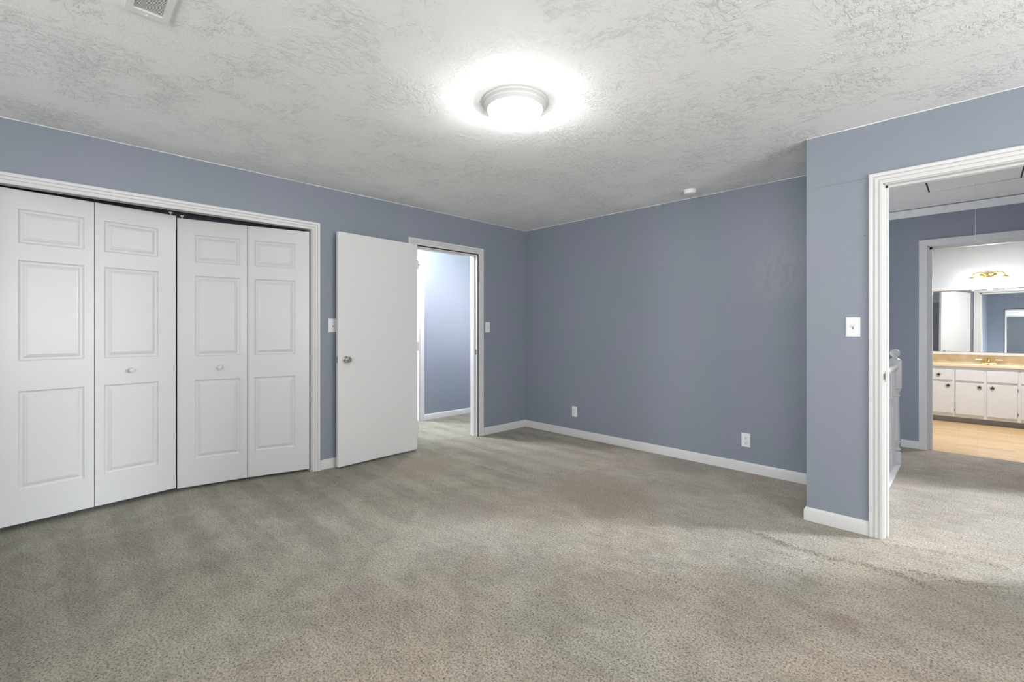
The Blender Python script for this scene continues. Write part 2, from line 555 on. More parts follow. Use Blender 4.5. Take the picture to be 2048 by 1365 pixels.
mb.box(HX0, HX1, HY1, 6.25, 2.42, 2.56)
struct('ceiling_landing', mb, SMOOTHCEIL)
struct('ceiling_landing_room', MB().box(0.95, 4.0, 6.25, 7.4, 2.42, 2.56), SMOOTHCEIL)
struct('ceiling_bathroom', MB().box(-1.6, 2.1, 6.25, 8.95, 2.42, 2.56), SMOOTHCEIL)
struct('ceiling_small_hall', MB().box(-7.7, -4.02, 1.6, 5.2, 2.42, 2.56), SMOOTHCEIL)

# ------------------------------------------------------------------ walls
CLY0, CLY1, CLZ = -0.305, 1.524, 2.052        # closet opening
DY0, DY1, DZ = 2.535, 3.362, 2.045            # bedroom door opening to the small hall
mb = MB()
XB = XL - 0.12
mb.box(XB, XL, YR - 0.1, CLY0, 0, ZC)
mb.box(XB, XL, CLY0, CLY1, CLZ + 0.06, ZC)
mb.box(XB, XL, CLY1, DY0, 0, ZC)
mb.box(XB, XL, DY0, DY1, DZ, ZC)
mb.box(XB, XL, DY1, 4.26, 0, ZC)
struct('wall_left', mb, BLUE)
struct('wall_back', MB().box(XL, -0.64, YB, YB + 0.12, 0, ZC), BLUE)
DX0, DX1, DZ2 = -0.380, 0.425, 2.038          # landing doorway
mb = MB()
mb.box(XS, DX0, YS, YS + 0.12, 0, ZC)
mb.box(DX0, DX1, YS, YS + 0.12, DZ2, ZC)
mb.box(DX1, XR + 0.1, YS, YS + 0.12, 0, ZC)
mb.box(XS, XS + 0.12, YS + 0.12, YB, 0, ZC)
struct('wall_doorway', mb, BLUE)
# bedroom walls behind the camera, with unseen windows added for fill light
mb = MB()
W1 = (-0.25, 2.0, 0.65, 2.05)
W7 = (-3.0, -1.8, 0.65, 2.05)
mb.box(XL, W7[0], YR - 0.1, YR, 0, ZC)
mb.box(W7[0], W7[1], YR - 0.1, YR, 0, W7[2])
mb.box(W7[0], W7[1], YR - 0.1, YR, W7[3], ZC)
mb.box(W7[1], W1[0], YR - 0.1, YR, 0, ZC)
mb.box(W1[1], XR, YR - 0.1, YR, 0, ZC)
mb.box(W1[0], W1[1], YR - 0.1, YR, 0, W1[2])
mb.box(W1[0], W1[1], YR - 0.1, YR, W1[3], ZC)
struct('wall_rear', mb, BLUE)
mb = MB()
W2 = (0.55, 2.45, 0.65, 2.05)
mb.box(XR, XR + 0.1, YR, W2[0], 0, ZC)
mb.box(XR, XR + 0.1, W2[1], YS, 0, ZC)
mb.box(XR, XR + 0.1, W2[0], W2[1], 0, W2[2])
mb.box(XR, XR + 0.1, W2[0], W2[1], W2[3], ZC)
struct('wall_right', mb, BLUE)
def window(name, axis, w, a, b):
    """a..b: wall thickness range; opening w = (u0, u1, z0, z1)"""
    u0, u1, z0, z1 = w
    def bx(m, p0, p1, q0, q1, d0, d1):
        return m.box(p0, p1, d0, d1, q0, q1) if axis == 'Y' else m.box(d0, d1, p0, p1, q0, q1)
    m = MB()
    mid = (u0 + u1) / 2
    for p in ((u0, u0 + 0.05, z0, z1), (u1 - 0.05, u1, z0, z1), (u0, u1, z0, z0 + 0.05), (u0, u1, z1 - 0.05, z1),
              (mid - 0.02, mid + 0.02, z0, z1), (u0, u1, (z0 + z1) / 2 - 0.02, (z0 + z1) / 2 + 0.02)):
        bx(m, *p, a + 0.03, b - 0.03)
    o = struct(name, m, TRIM)
    m = MB()
    bx(m, u0 + 0.01, u1 - 0.01, z0 + 0.01, z1 - 0.01, (a + b) / 2 - 0.002, (a + b) / 2 + 0.002)
    obj('pane', m, GLASS, o)
    return o
window('added_window_1', 'Y', W1, YR - 0.1, YR)
window('added_window_7', 'Y', W7, YR - 0.1, YR)
window('added_window_2', 'X', W2, XR, XR + 0.1)

# closet interior
mb = MB()
mb.box(XB - 0.65, XB - 0.60, -0.55, 1.75, 0, 2.45)
mb.box(XB - 0.60, XB, -0.55, -0.50, 0, 2.45)
mb.box(XB - 0.60, XB, 1.70, 1.75, 0, 2.45)
mb.box(XB - 0.60, XB, -0.50, 1.70, 2.40, 2.45)
struct('wall_closet_inside', mb, BLUE)

# small hall beyond the bedroom door, and the bright room across it
XH = -5.170
mb = MB()
FY0, FY1 = 2.57, 3.392
mb.box(XH - 0.12, XH, 1.6, FY0, 0, ZC)
mb.box(XH - 0.12, XH, FY0, FY1, 2.07, ZC)
mb.box(XH - 0.12, XH, FY1, 5.2, 0, ZC)
struct('wall_small_hall_far', mb, BLUE)
mb = MB()
mb.box(XH, XB, 5.1, 5.2, 0, ZC)
mb.box(XH, XB, 1.76, 1.82, 0, ZC)
W6 = (4.36, 5.0, 0.85, 2.15)
for q in ((4.26, W6[0], 0, ZC), (W6[1], 5.2, 0, ZC), (W6[0], W6[1], 0, W6[2]), (W6[0], W6[1], W6[3], ZC)):
    mb.box(XB, XL, *q)
struct('wall_small_hall_ends', mb, BLUE)
window('added_window_6', 'X', W6, XB, XL)  # unseen window added to carry the small hall fill light
W3 = (1.55, 2.45, 0.85, 2.15)
mb = MB()
mb.box(-7.60, -7.50, 1.2, W3[0], 0, ZC)
mb.box(-7.60, -7.50, W3[1], 5.2, 0, ZC)
mb.box(-7.60, -7.50, W3[0], W3[1], 0, W3[2])
mb.box(-7.60, -7.50, W3[0], W3[1], W3[3], ZC)
mb.box(-7.50, XH - 0.12, 1.2, 1.3, 0, ZC)
mb.box(-7.50, XH - 0.12, 4.6, 4.7, 0, ZC)
struct('wall_left_room', mb, BLUE)
struct('ceiling_left_room', MB().box(-7.6, XH - 0.1, 1.2, 1.6, 2.42, 2.56), SMOOTHCEIL)
window('window_3', 'X', W3, -7.60, -7.50)

# landing
BX0, BX1, BZ = -0.350, 0.420, 2.035           # bathroom doorway
mb = MB()
mb.box(-2.6, BX0, YH, YH + 0.12, -1.5, ZC)
mb.box(BX0, BX1, YH, YH + 0.12, BZ, ZC)
mb.box(BX1, 1.05, YH, YH + 0.12, 0, ZC)
struct('wall_landing_far', mb, BLUE)
mb = MB()
W5 = (4.75, 5.85, 0.0, 1.1)
for q in ((YB + 0.12, W5[0], -1.5, ZC), (W5[1], YH + 0.12, -1.5, ZC), (W5[0], W5[1], -1.5, W5[2]), (W5[0], W5[1], W5[3], ZC)):
    mb.box(-2.7, -2.6, *q)
mb.box(-2.6, -0.56, YB + 0.12, YB + 0.13, -1.5, 0)
mb.box(-2.6, XL + 3.0, YB + 0.12, YB + 0.125, 0, ZC)
mb.box(-0.64, -0.635, YS + 0.12, YB + 0.12, 0, ZC)
struct('wall_stairwell', mb, BLUE)
window('added_window_5', 'X', W5, -2.7, -2.6)  # unseen window added to carry the stairwell fill light
mb = MB()
mb.box(0.95, 1.05, 5.37, 7.4, 0, ZC)  # unseen wall segment added to shade the far landing carpet
W4 = (6.00, 6.90, 1.35, 2.30)
mb.box(3.80, 3.90, 3.45, W4[0], 0, ZC)
mb.box(3.80, 3.90, W4[1], 7.4, 0, ZC)
mb.box(3.80, 3.90, W4[0], W4[1], 0, W4[2])
mb.box(3.80, 3.90, W4[0], W4[1], W4[3], ZC)
mb.box(1.05, 3.80, 7.3, 7.4, 0, ZC)
mb.box(XR + 0.1, 3.80, YS, YS + 0.12, 0, ZC)
struct('wall_landing_right', mb, BLUE)
window('window_4', 'X', W4, 3.80, 3.90)

# bathroom
YW = 8.85
mb = MB()
mb.box(-1.6, 2.1, YW, YW + 0.1, 0, ZC)
mb.box(2.0, 2.1, YH + 0.12, YW, 0, ZC)
mb.box(-1.6, -1.5, YH + 0.12, YW, 0, ZC)
struct('wall_bathroom', mb, PALE)
mb = MB()
mb.box(-1.5, BX0, YH + 0.12, YH + 0.126, 0, ZC)
mb.box(BX1, 0.95, YH + 0.12, YH + 0.126, 0, ZC)
mb.box(BX0, BX1, YH + 0.12, YH + 0.126, BZ, ZC)
struct('wall_bathroom_front', mb, BLUE)

# ------------------------------------------------------------------ trim: casings, jambs, baseboards, crown
CASE = [(0, 0), (0, 0.010), (0.003, 0.013), (0.015, 0.014), (0.017, 0.008), (0.022, 0.008), (0.025, 0.015), (0.036, 0.017),
        (0.038, 0.010), (0.043, 0.010), (0.046, 0.018), (0.060, 0.021), (0.065, 0.018), (0.065, 0)]
FLAT = [(0, 0), (0, 0.010), (0.003, 0.013), (0.062, 0.016), (0.065, 0.014), (0.065, 0)]
def casing(name, plane, face, sgn, u0, u1, z, prof=CASE, floor_z=0.0):
    """mitred casing round an opening u0..u1 up to z, on the wall face (plane 'X' or 'Y'), standing out towards sgn"""
    def path(u, v):
        pts = [(u0 - u, floor_z), (u0 - u, z + u), (u1 + u, z + u), (u1 + u, floor_z)]
        d = face + sgn * v
        return [(d, a, b) if plane == 'X' else (a, d, b) for a, b in pts]
    return struct(name, MB().sweep_profile(prof, path), TRIM, smooth_angle=25)
def jamb(name, plane, f0, f1, u0, u1, z, stop0, stop1, floor_z=0.0, th=0.016, st=0.011):
    """lining of an opening and its door stop; f0..f1 wall thickness, stop0..stop1 where the stop runs"""
    m = MB()
    def bx(a0, a1, b0, b1, c0, c1):
        return m.box(b0, b1, a0, a1, c0, c1) if plane == 'X' else m.box(a0, a1, b0, b1, c0, c1)
    bx(u0 - 0.002, u0 + th, f0, f1, floor_z, z)
    bx(u1 - th, u1 + 0.002, f0, f1, floor_z, z)
    bx(u0, u1, f0, f1, z - th, z + 0.002)
    bx(u0 + th, u0 + th + st, stop0, stop1, floor_z, z - th)
    bx(u1 - th - st, u1 - th, stop0, stop1, floor_z, z - th)
    bx(u0, u1, stop0, stop1, z - th - st, z - th)
    return struct(name, m, TRIM)
casing('trim_closet', 'X', XL, 1, CLY0 + 0.002, CLY1 + 0.003, CLZ - 0.004)
mb = MB()
mb.box(XB, XL, CLY0 - 0.014, CLY0 + 0.004, 0, CLZ + 0.05)
mb.box(XB, XL, CLY1 - 0.004, CLY1 + 0.014, 0, CLZ + 0.05)
mb.box(XL - 0.018, XL, CLY0, CLY1, CLZ - 0.002, CLZ + 0.06)
struct('trim_closet_jamb', mb, TRIM)
casing('trim_bedroom_door', 'X', XL, 1, DY0 - 0.008, DY1 + 0.012, DZ + 0.010)
jamb('trim_bedroom_door_jamb', 'X', XB, XL, DY0 - 0.012, DY1 + 0.010, DZ + 0.010, XB + 0.03, XL - 0.045)
casing('trim_small_hall_doorway', 'X', XH, 1, FY0, FY1, 2.066, FLAT)
jamb('trim_small_hall_jamb', 'X', XH - 0.12, XH, FY0, FY1, 2.07, XH - 0.08, XH - 0.05)
casing('trim_landing_doorway', 'Y', YS, -1, DX0, DX1, DZ2)
jamb('trim_landing_jamb', 'Y', YS, YS + 0.12, DX0 - 0.010, DX1 + 0.010, DZ2 + 0.012, YS + 0.045, YS + 0.08)
casing('trim_bathroom_doorway', 'Y', YH, -1, BX0, BX1, BZ, FLAT)
jamb('trim_bathroom_jamb', 'Y', YH, YH + 0.12, BX0, BX1, BZ + 0.006, YH + 0.05, YH + 0.115, 0, 0.012, 0.020)
casing('trim_bathroom_doorway_inside', 'Y', YH + 0.126, 1, BX0, BX1, BZ, FLAT)

def baseboard(name, pts, prof_h=0.082, th=0.013):
    """runs along pts (x, y) with the room on the left hand of the path"""
    prof = [(0, 0), (th, 0), (th, prof_h - 0.020), (th - 0.005, prof_h - 0.006), (0.003, prof_h), (0, prof_h)]
    P = [Vector(p) for p in pts]
    def off(i, d):
        dirs = []
        if i > 0:
            dirs.append((P[i] - P[i - 1]).normalized())
        if i < len(P) - 1:
            dirs.append((P[i + 1] - P[i]).normalized())
        ns = [Vector((-q.y, q.x)) for q in dirs]
        n = sum(ns, Vector((0, 0)))
        n = n / n.length if n.length else ns[0]
        k = 1 / max(0.3, n.dot(ns[0]))
        return P[i] + n * d * k
    def path(u, v):
        return [(*off(i, u), v) for i in range(len(P))]
    return struct(name, MB().sweep_profile(prof, path), TRIM, smooth_angle=25)
baseboard('baseboard_left', [(XL, DY0 - 0.075), (XL, CLY1 + 0.068)])
baseboard('baseboard_left_corner', [(XL, YB - 0.013), (XL, DY1 + 0.077)])
baseboard('baseboard_left_rear', [(XL, CLY0 - 0.065), (XL, YR)])
baseboard('baseboard_back', [(XS, YB), (XL, YB)])
baseboard('baseboard_doorway', [(DX0 - 0.065, YS), (XS, YS), (XS, YB - 0.013)])
baseboard('baseboard_doorway_right', [(XR, YS), (DX1 + 0.065, YS)])
baseboard('baseboard_right', [(XR, YR), (XR, YS - 0.013)])
baseboard('baseboard_rear', [(XL, YR), (XR - 0.013, YR)])
baseboard('baseboard_landing', [(BX0 - 0.066, YH), (-0.555, YH)], 0.075)
baseboard('baseboard_landing_right', [(0.95, YH), (BX1 + 0.066, YH)], 0.075)
baseboard('baseboard_small_hall', [(XH, 5.1), (XH, FY1 + 0.066)], 0.075)
baseboard('baseboard_small_hall_near', [(XH, FY0 - 0.066), (XH, 1.82)], 0.075)
# crown board on the landing
prof = [(0, 2.346), (0.012, 2.346), (0.020, 2.356), (0.046, 2.400), (0.052, 2.413), (0, 2.413)]
struct('trim_landing_crown', MB().sweep_profile(prof, lambda u, v: [(-2.6, YH - u, v), (0.95, YH - u, v)]), SMOOTHCEIL)
# thin line of ceiling paint where the ceiling meets the walls
def caulk(name, pts, nrm):
    m = MB()
    for (a, b) in zip(pts, pts[1:]):
        n = max(2, int((Vector(b) - Vector(a)).length / 0.05))
        P = []
        for i in range(n + 1):
            q = Vector(a).lerp(Vector(b), i / n)
            P.append((q.x + nrm[0] * 0.001, q.y + nrm[1] * 0.001, ceil_z(q.x, q.y) - 0.001 + random.uniform(-0.0015, 0.0012)))
        m.tube(P, 0.0028, 6)
    return struct(name, m, CEIL)
caulk('trim_caulk_left', [(XL, YR), (XL, YB)], (1, 0))
caulk('trim_caulk_back', [(XL, YB), (XS, YB)], (0, -1))
caulk('trim_caulk_doorway', [(XS, YS), (XR, YS)], (0, -1))

# closet track
struct('trim_closet_track', MB().box(XL - 0.055, XL - 0.018, CLY0, CLY1, CLZ + 0.004, CLZ + 0.03).box(XL - 0.055, XL - 0.050, CLY0, CLY1, CLZ - 0.004, CLZ + 0.004), STEEL)
struct('trim_closet_head_shade', MB().box(XB, XL - 0.018, CLY0, CLY1, CLZ + 0.052, CLZ + 0.0605), DARK)  # near-black sheet painting the shade above the closet track

# ------------------------------------------------------------------ bifold closet doors
DW, DH, DT = 0.4505, 2.005, 0.034
ROWS = ((0.200, 0.795), (0.976, 1.584), (1.686, 1.893))
def leaf_mesh(wide_left):
    s0, s1 = (0.108, 0.048) if wide_left else (0.048, 0.108)
    bm = MB()
    b = bm.bm
    xs_ = [0, s0, DW - s1, DW]
    zs_ = [0]
    for z0, z1 in ROWS:
        zs_ += [z0, z1]
    zs_.append(DH)
    V = {}
    def v(x, d, z):
        k = (round(x, 5), round(d, 5), round(z, 5))
        if k not in V:
            V[k] = b.verts.new((x, d, z))
        return V[k]
    for i in range(3):
        for j in range(len(zs_) - 1):
            x0, x1, z0, z1 = xs_[i], xs_[i + 1], zs_[j], zs_[j + 1]
            if i == 1 and j % 2 == 1:
                rings = [(0, 0), (0.003, -0.006), (0.011, -0.0105), (0.018, -0.0105), (0.029, -0.0045), (0.0375, -0.0025), (0.0385, -0.0005)]
                prev = None
                for ins, d in rings:
                    cur = [v(x0 + ins, d, z0 + ins), v(x1 - ins, d, z0 + ins), v(x1 - ins, d, z1 - ins), v(x0 + ins, d, z1 - ins)]
                    if prev:
                        for k in range(4):
                            b.faces.new((prev[k], prev[(k + 1) % 4], cur[(k + 1) % 4], cur[k]))
                    prev = cur
                b.faces.new(prev)
            else:
                b.faces.new((v(x0, 0, z0), v(x1, 0, z0), v(x1, 0, z1), v(x0, 0, z1)))
    # back and edges
    zb = [v(0, -DT, 0), v(DW, -DT, 0), v(DW, -DT, DH), v(0, -DT, DH)]
    b.faces.new(zb)
    b.faces.new([v(x, 0, 0) for x in xs_] + [zb[1], zb[0]])
    b.faces.new([v(x, 0, DH) for x in xs_] + [zb[2], zb[3]])
    b.faces.new([v(0, 0, z) for z in zs_] + [zb[3], zb[0]])
    b.faces.new([v(DW, 0, z) for z in zs_] + [zb[2], zb[1]])
    return bm
def orient(o, a, b_, z):
    """local x from a to b_ along the leaf's front edge; local +y towards the room"""
    d = (Vector(b_) - Vector(a)).normalized()
    ang = math.atan2(d.y, d.x)
    o.location = (a[0], a[1], z)
    o.rotation_euler = (0, 0, ang)
def knob_mb(x, z):
    prof = [(0.008, 0), (0.008, 0.010), (0.011, 0.014), (0.016, 0.020), (0.0175, 0.026), (0.016, 0.031), (0.010, 0.0345), (0.002, 0.036)]
    return MB().lathe(prof, (x, 0, z), 'Y', 24)
def bifold(root_loc, label, A, Bm, C, z, inner_first):
    """A outer pivot, Bm fold, C meeting end (front faces).  Local x must run so that +y faces the room (+X)."""
    t = thing('bifold_closet_door', label, 'closet door', root_loc, 0, 'bifold closet doors')
    ROOT_OFF[t.name] = Vector(root_loc)
    off = Vector(root_loc)
    for (p, q, wl, knob) in inner_first:
        # travel towards decreasing Y so that local +y points to +X
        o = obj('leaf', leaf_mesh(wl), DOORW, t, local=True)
        d = Vector(q) - Vector(p)
        p2 = (Vector(p) + Vector(q)) / 2 - d.normalized() * DW / 2
        a = Vector((*p2, z)) - off
        o.location = a
        o.rotation_euler = (0, 0, math.atan2(d.y, d.x))
        if knob is not None:
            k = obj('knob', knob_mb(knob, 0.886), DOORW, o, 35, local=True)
            pin = MB().lathe([(0.003, 0), (0.003, 0.016), (0.011, 0.017), (0.0125, 0.020), (0.0125, 0.024), (0.009, 0.026)], (0.028 if knob > 0.25 else DW - 0.028, -0.017, DH), 'Z', 20)
            pin_o = obj('guide_pin', pin, PLASTIC, o, 35, local=True)
    return t
# front-face seam positions
P4, P3, P2r = (-3.972, 1.512), (-4.083, 1.072), (-4.160, 0.624)
P2l, P1, P0 = (-4.148, 0.6185), (-4.083, 0.169), (-4.022, -0.281)
def unit_end(p, q):
    d = (Vector(q) - Vector(p)).normalized() * (DW - 0.001)
    return tuple(Vector(p) + d)
# local x runs from high Y to low Y: looking from the room, local x = right to left
# leaf order per pair: (start, end, wide stile at local x=0 side?, knob local x)
bifold((-4.05, 1.07, 0), 'white bifold closet door, right pair nearest the flat open door', P4, P3, P2r, 0.025,
       [(P4, P3, True, None), (P3, P2r, False, 0.185)])
bifold((-4.07, 0.17, 0), 'white bifold closet door, left pair cut off by the photo edge', P0, P1, P2l, 0.036,
       [(P2l, P1, True, 0.262), (P1, P0, False, None)])

# ------------------------------------------------------------------ bedroom door (flush slab, folded back against the wall)
hp, fp = Vector((-3.906, 2.536)), Vector((-3.853, 1.7085))
d = (hp - fp)
width = d.length
DHB = 2.030
droot = thing('door_1', 'flush white bedroom door swung open flat against the blue wall', 'door', (fp.x, fp.y, 0.018), math.atan2(d.y, d.x))
droot['kind'] = 'structure'
mb = MB().bbox(0, width, 0.0, 0.035, 0, DHB, 0.0015, 1)      # local +y is away from the room
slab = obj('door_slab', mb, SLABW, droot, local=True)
def door_knob(x, z, side, parent, fm=0.035):
    base = 0 if side < 0 else fm
    prof = [(0.031, 0), (0.031, 0.003), (0.027, 0.009), (0.0145, 0.012), (0.0125, 0.024), (0.014, 0.032), (0.0235, 0.040), (0.0265, 0.050), (0.0265, 0.058), (0.021, 0.064), (0.010, 0.066), (0.0085, 0.064), (0.001, 0.0635)]
    prof = [(r, base + side * h) for r, h in prof]
    return obj('knob', MB().lathe(prof, (x, 0, z), 'Y', 32), CHROME, parent, 35, local=True)
door_knob(0.068, 0.925, -1, droot)
obj('latch_plate', MB().bbox(-0.002, 0.001, 0.006, 0.029, 0.897, 0.953, 0.0008, 1).bbox(-0.011, -0.001, 0.011, 0.023, 0.917, 0.933, 0.002, 1), CHROME, droot, local=True)
for hz in (0.20, 1.02, 1.83):
    m = MB().lathe([(0.0065, -0.045), (0.0065, 0.045)], (width + 0.006, -0.002, hz), 'Z', 14)
    obj('hinge', m, TRIM, droot, 35, local=True)
# strike plate on the right jamb
tag(obj('strike_plate', MB().bbox(XL - 0.032, XL - 0.008, DY1 - 0.0085, DY1 - 0.0055, 0.92, 0.978, 0.0008, 1).box(XL - 0.026, XL - 0.014, DY1 - 0.009, DY1 - 0.0084, 0.936, 0.962), CHROME),
    'small strike plate on the white jamb of the open bedroom door', 'strike plate')
tag(obj('strike_plate', MB().bbox(DX0 + 0.005, DX0 + 0.0085, YS + 0.008, YS + 0.034, 0.90, 0.965, 0.0008, 1).bbox(DX0 + 0.004, DX0 + 0.010, YS - 0.006, YS + 0.008, 0.915, 0.95, 0.0008, 1), CHROME),
    'small curved strike plate on the left jamb of the landing doorway', 'strike plate')

# ------------------------------------------------------------------ switches and outlets (local: plate in x-z plane, facing -y)
def plate_mb():
    t = MB().box(-0.035, 0.035, -0.0055, 0.0, -0.0575, 0.0575)
    ed = [e for e in t.bm.edges if all(v.co.y < -0.005 for v in e.verts)]
    bmesh.ops.bevel(t.bm, geom=ed, offset=0.004, segments=2, affect='EDGES')
    return t
def light_switch(label, loc, rotz):
    t = thing('light_switch', label, 'light switch', loc, rotz, 'toggle light switches')
    obj('cover_plate', plate_mb(), PLASTIC, t, local=True)
    obj('slot', MB().box(-0.0052, 0.0052, -0.0062, -0.005, -0.012, 0.012), SLOTG, t, local=True)
    m = MB().bbox(-0.0042, 0.0042, -0.018, 0.0, -0.0055, 0.0055, 0.001, 1)
    bmesh.ops.rotate(m.bm, verts=m.bm.verts[:], cent=(0, 0, 0), matrix=Matrix.Rotation(R(-25), 3, 'X'))
    obj('toggle', m, PLASTIC, t, local=True)
    for z in (-0.0303, 0.0303):
        obj('screw', MB().lathe([(0.0032, -0.0052), (0.0030, -0.0066), (0.001, -0.0070)], (0, 0, z), 'Y', 12), ENAMEL, t, local=True)
    return t
def outlet(label, loc, rotz):
    t = thing('wall_outlet', label, 'outlet', loc, rotz, 'outlets on the back wall')
    obj('cover_plate', plate_mb(), PLASTIC, t, local=True)
    for z in (-0.0195, 0.0195):
        r = obj('receptacle', MB().lathe([(0.0168, -0.005), (0.0168, -0.0068), (0.016, -0.0074), (0.001, -0.0074)], (0, 0, z), 'Y', 28), PLASTIC, t, local=True)
        obj('slot', MB().box(-0.0076, -0.0052, -0.0079, -0.0070, z - 0.001, z + 0.008), DARK, r, local=True)
        obj('slot', MB().box(0.0052, 0.0076, -0.0079, -0.0070, z + 0.000, z + 0.007), DARK, r, local=True)
        obj('slot', MB().lathe([(0.0028, -0.0070), (0.0028, -0.0079)], (0, 0, z - 0.0075), 'Y', 12), DARK, r, local=True)
    obj('screw', MB().lathe([(0.0030, -0.0052), (0.0028, -0.0068), (0.001, -0.0070)], (0, 0, 0), 'Y', 12), ENAMEL, t, local=True)
    return t
light_switch('white toggle switch half hidden behind the open flush door', (XL, 1.704, 1.240), R(90))
light_switch('white toggle switch between the open doorway casing and the room corner', (XL, 3.512, 1.231), R(90))
light_switch('white toggle switch beside the landing doorway on the near blue wall', (-0.5215, YS, 1.218), 0)
outlet('white outlet low on the back wall, the one nearer the room corner', (-3.190, YB, 0.281), 0)
outlet('white outlet low on the back wall, the one nearer the landing doorway', (-1.3765, YB, 0.268), 0)

# ------------------------------------------------------------------ ceiling fixtures
LX, LY = -1.734, 1.734
lz = ceil_z(LX, LY)
cl = thing('ceiling_light', 'lit round flush ceiling light with frosted glass dome and white ring', 'ceiling light', (LX, LY, lz))
obj('pan', MB().lathe([(0.168, 0.004), (0.175, 0.0), (0.175, -0.010), (0.166, -0.016), (0.163, -0.020), (0.163, -0.024), (0.156, -0.034), (0.151, -0.037), (0.149, -0.041), (0.146, -0.042), (0.139, -0.042), (0.139, -0.030), (0.02, -0.028)], (LX, LY, lz), 'Z', 72), ENAMEL, cl, 30)
dome = [(0.1385, -0.034), (0.1385, -0.046)]
for i in range(1, 15):
    a = i / 14 * math.pi / 2
    dome.append((max(0.004, 0.138 * math.cos(a) ** 0.85), -0.046 - 0.088 * math.sin(a)))
obj('glass_dome', MB().lathe(dome, (LX, LY, lz), 'Z', 64), GLASSGLOW, cl, 60)
obj('finial', MB().lathe([(0.010, -0.130), (0.011, -0.136), (0.007, -0.139), (0.0085, -0.143), (0.0065, -0.149), (0.001, -0.152)], (LX, LY, lz), 'Z', 24), ENAMEL, cl, 40)

sd_loc = (-1.748, 3.895, ceil_z(-1.748, 3.9))
sd = thing('smoke_detector', 'small round white smoke detector on the ceiling near the back wall', 'smoke detector', sd_loc)
obj('mounting_base', MB().lathe([(0.050, 0.004), (0.052, 0.0), (0.052, -0.007), (0.049, -0.009)], sd_loc, 'Z', 40), PLASTIC, sd, 35)
obj('cover', MB().lathe([(0.050, -0.008), (0.050, -0.027), (0.047, -0.032), (0.040, -0.035), (0.018, -0.036), (0.016, -0.034), (0.002, -0.034)], sd_loc, 'Z', 40), PLASTIC, sd, 35)

VX0, VX1, VY0, VY1 = -2.246, -1.925, 0.176, 0.308
vz = ceil_z(-2.08, 0.24)
vt = thing('ceiling_vent', 'white louvred metal air register in the ceiling above the closet', 'vent', ((VX0 + VX1) / 2, (VY0 + VY1) / 2, vz))
bx, by = 0.034, 0.022
m = MB()
for (x0, x1, y0, y1) in ((VX0, VX0 + bx, VY0, VY1), (VX1 - bx, VX1, VY0, VY1), (VX0 + bx, VX1 - bx, VY0, VY0 + by), (VX0 + bx, VX1 - bx, VY1 - by, VY1)):
    m.box(x0, x1, y0, y1, vz - 0.011, vz + 0.006)
obj('frame', m, VENTM, vt)
obj('duct_backing', MB().box(VX0 + bx, VX1 - bx, VY0 + by, VY1 - by, vz - 0.0022, vz - 0.0012), DUCTM, vt)  # dark sheet close behind the louvres
n = 27
for i in range(n):
    x = VX0 + bx + (i + 0.5) * (VX1 - VX0 - 2 * bx) / n
    t = MB().box(-0.0028, 0.0028, VY0 + by, VY1 - by, -0.0005, 0.0005)
    obj('louvre', MB().join(t, Matrix.Translation((x, 0, vz - 0.007)) @ Matrix.Rotation(R(14), 4, 'Y')), VENTM, vt)
obj('screw', MB().lathe([(0.004, -0.010), (0.0038, -0.0125), (0.001, -0.0135)], (VX0 + 0.012, 0.242, vz), 'Z', 14), PLASTIC, vt)

# attic hatch with pull cord
hroot = thing('attic_hatch', 'plain white attic hatch panel in the landing ceiling with a hanging cord', 'hatch', ((HX0 + HX1) / 2, (HY0 + HY1) / 2, 2.42))
t = MB().box(HX0 + 0.012, HX1 - 0.010, HY0 + 0.006, HY1 - 0.013, 2.421, 2.436)
for v_ in t.bm.verts:
    if v_.co.x < 0:
        v_.co.z -= 0.003 if v_.co.y > 5 else 0.0
obj('panel', t, SMOOTHCEIL, hroot)
cx, cy = -0.012, 5.40
obj('pull_cord', MB().tube([(cx, cy, 2.43), (cx, cy, 2.1), (cx - 0.003, cy, 1.955)], 0.0016, 6).lathe([(0.002, 1.955), (0.0055, 1.951), (0.006, 1.942), (0.003, 1.936)], (cx - 0.003, cy, 0), 'Z', 12), CORDM, hroot)
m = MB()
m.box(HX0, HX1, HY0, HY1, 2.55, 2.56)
m.box(HX0, HX1, HY1 - 0.0125, HY1, 2.4225, 2.435)  # dark strips painted in as the shadow seam round the panel
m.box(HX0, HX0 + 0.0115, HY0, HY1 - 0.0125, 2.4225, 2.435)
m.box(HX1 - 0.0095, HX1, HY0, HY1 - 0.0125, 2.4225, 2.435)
struct('trim_hatch_shadow', m, DARK)

# ------------------------------------------------------------------ balustrade
NX, NY = -0.515, 5.285
bal = thing('balustrade', 'white turned stair balustrade with ball-topped newel post on the landing', 'balustrade', (NX, NY, 0))
h = 0.043
m = MB().bbox(NX - h, NX + h, NY - h, NY + h, 0.0, 0.105, 0.004, 2)
m.bbox(NX - h, NX + h, NY - h, NY + h, 0.680, 0.930, 0.004, 2)
turn = [(0.040, 0.105), (0.043, 0.112), (0.036, 0.122), (0.030, 0.128), (0.038, 0.138), (0.040, 0.146), (0.036, 0.154), (0.026, 0.164), (0.028, 0.180), (0.036, 0.205), (0.038, 0.214), (0.030, 0.222), (0.036, 0.230), (0.036, 0.238),
        (0.033, 0.245), (0.031, 0.40), (0.027, 0.595), (0.026, 0.610), (0.035, 0.616), (0.035, 0.624), (0.028, 0.630), (0.029, 0.655), (0.038, 0.664), (0.040, 0.674), (0.034, 0.682)]
m.lathe(turn, (NX, NY, 0), 'Z', 32)
top = [(0.040, 0.928), (0.038, 0.938), (0.020, 0.952), (0.016, 0.958), (0.018, 0.963)]
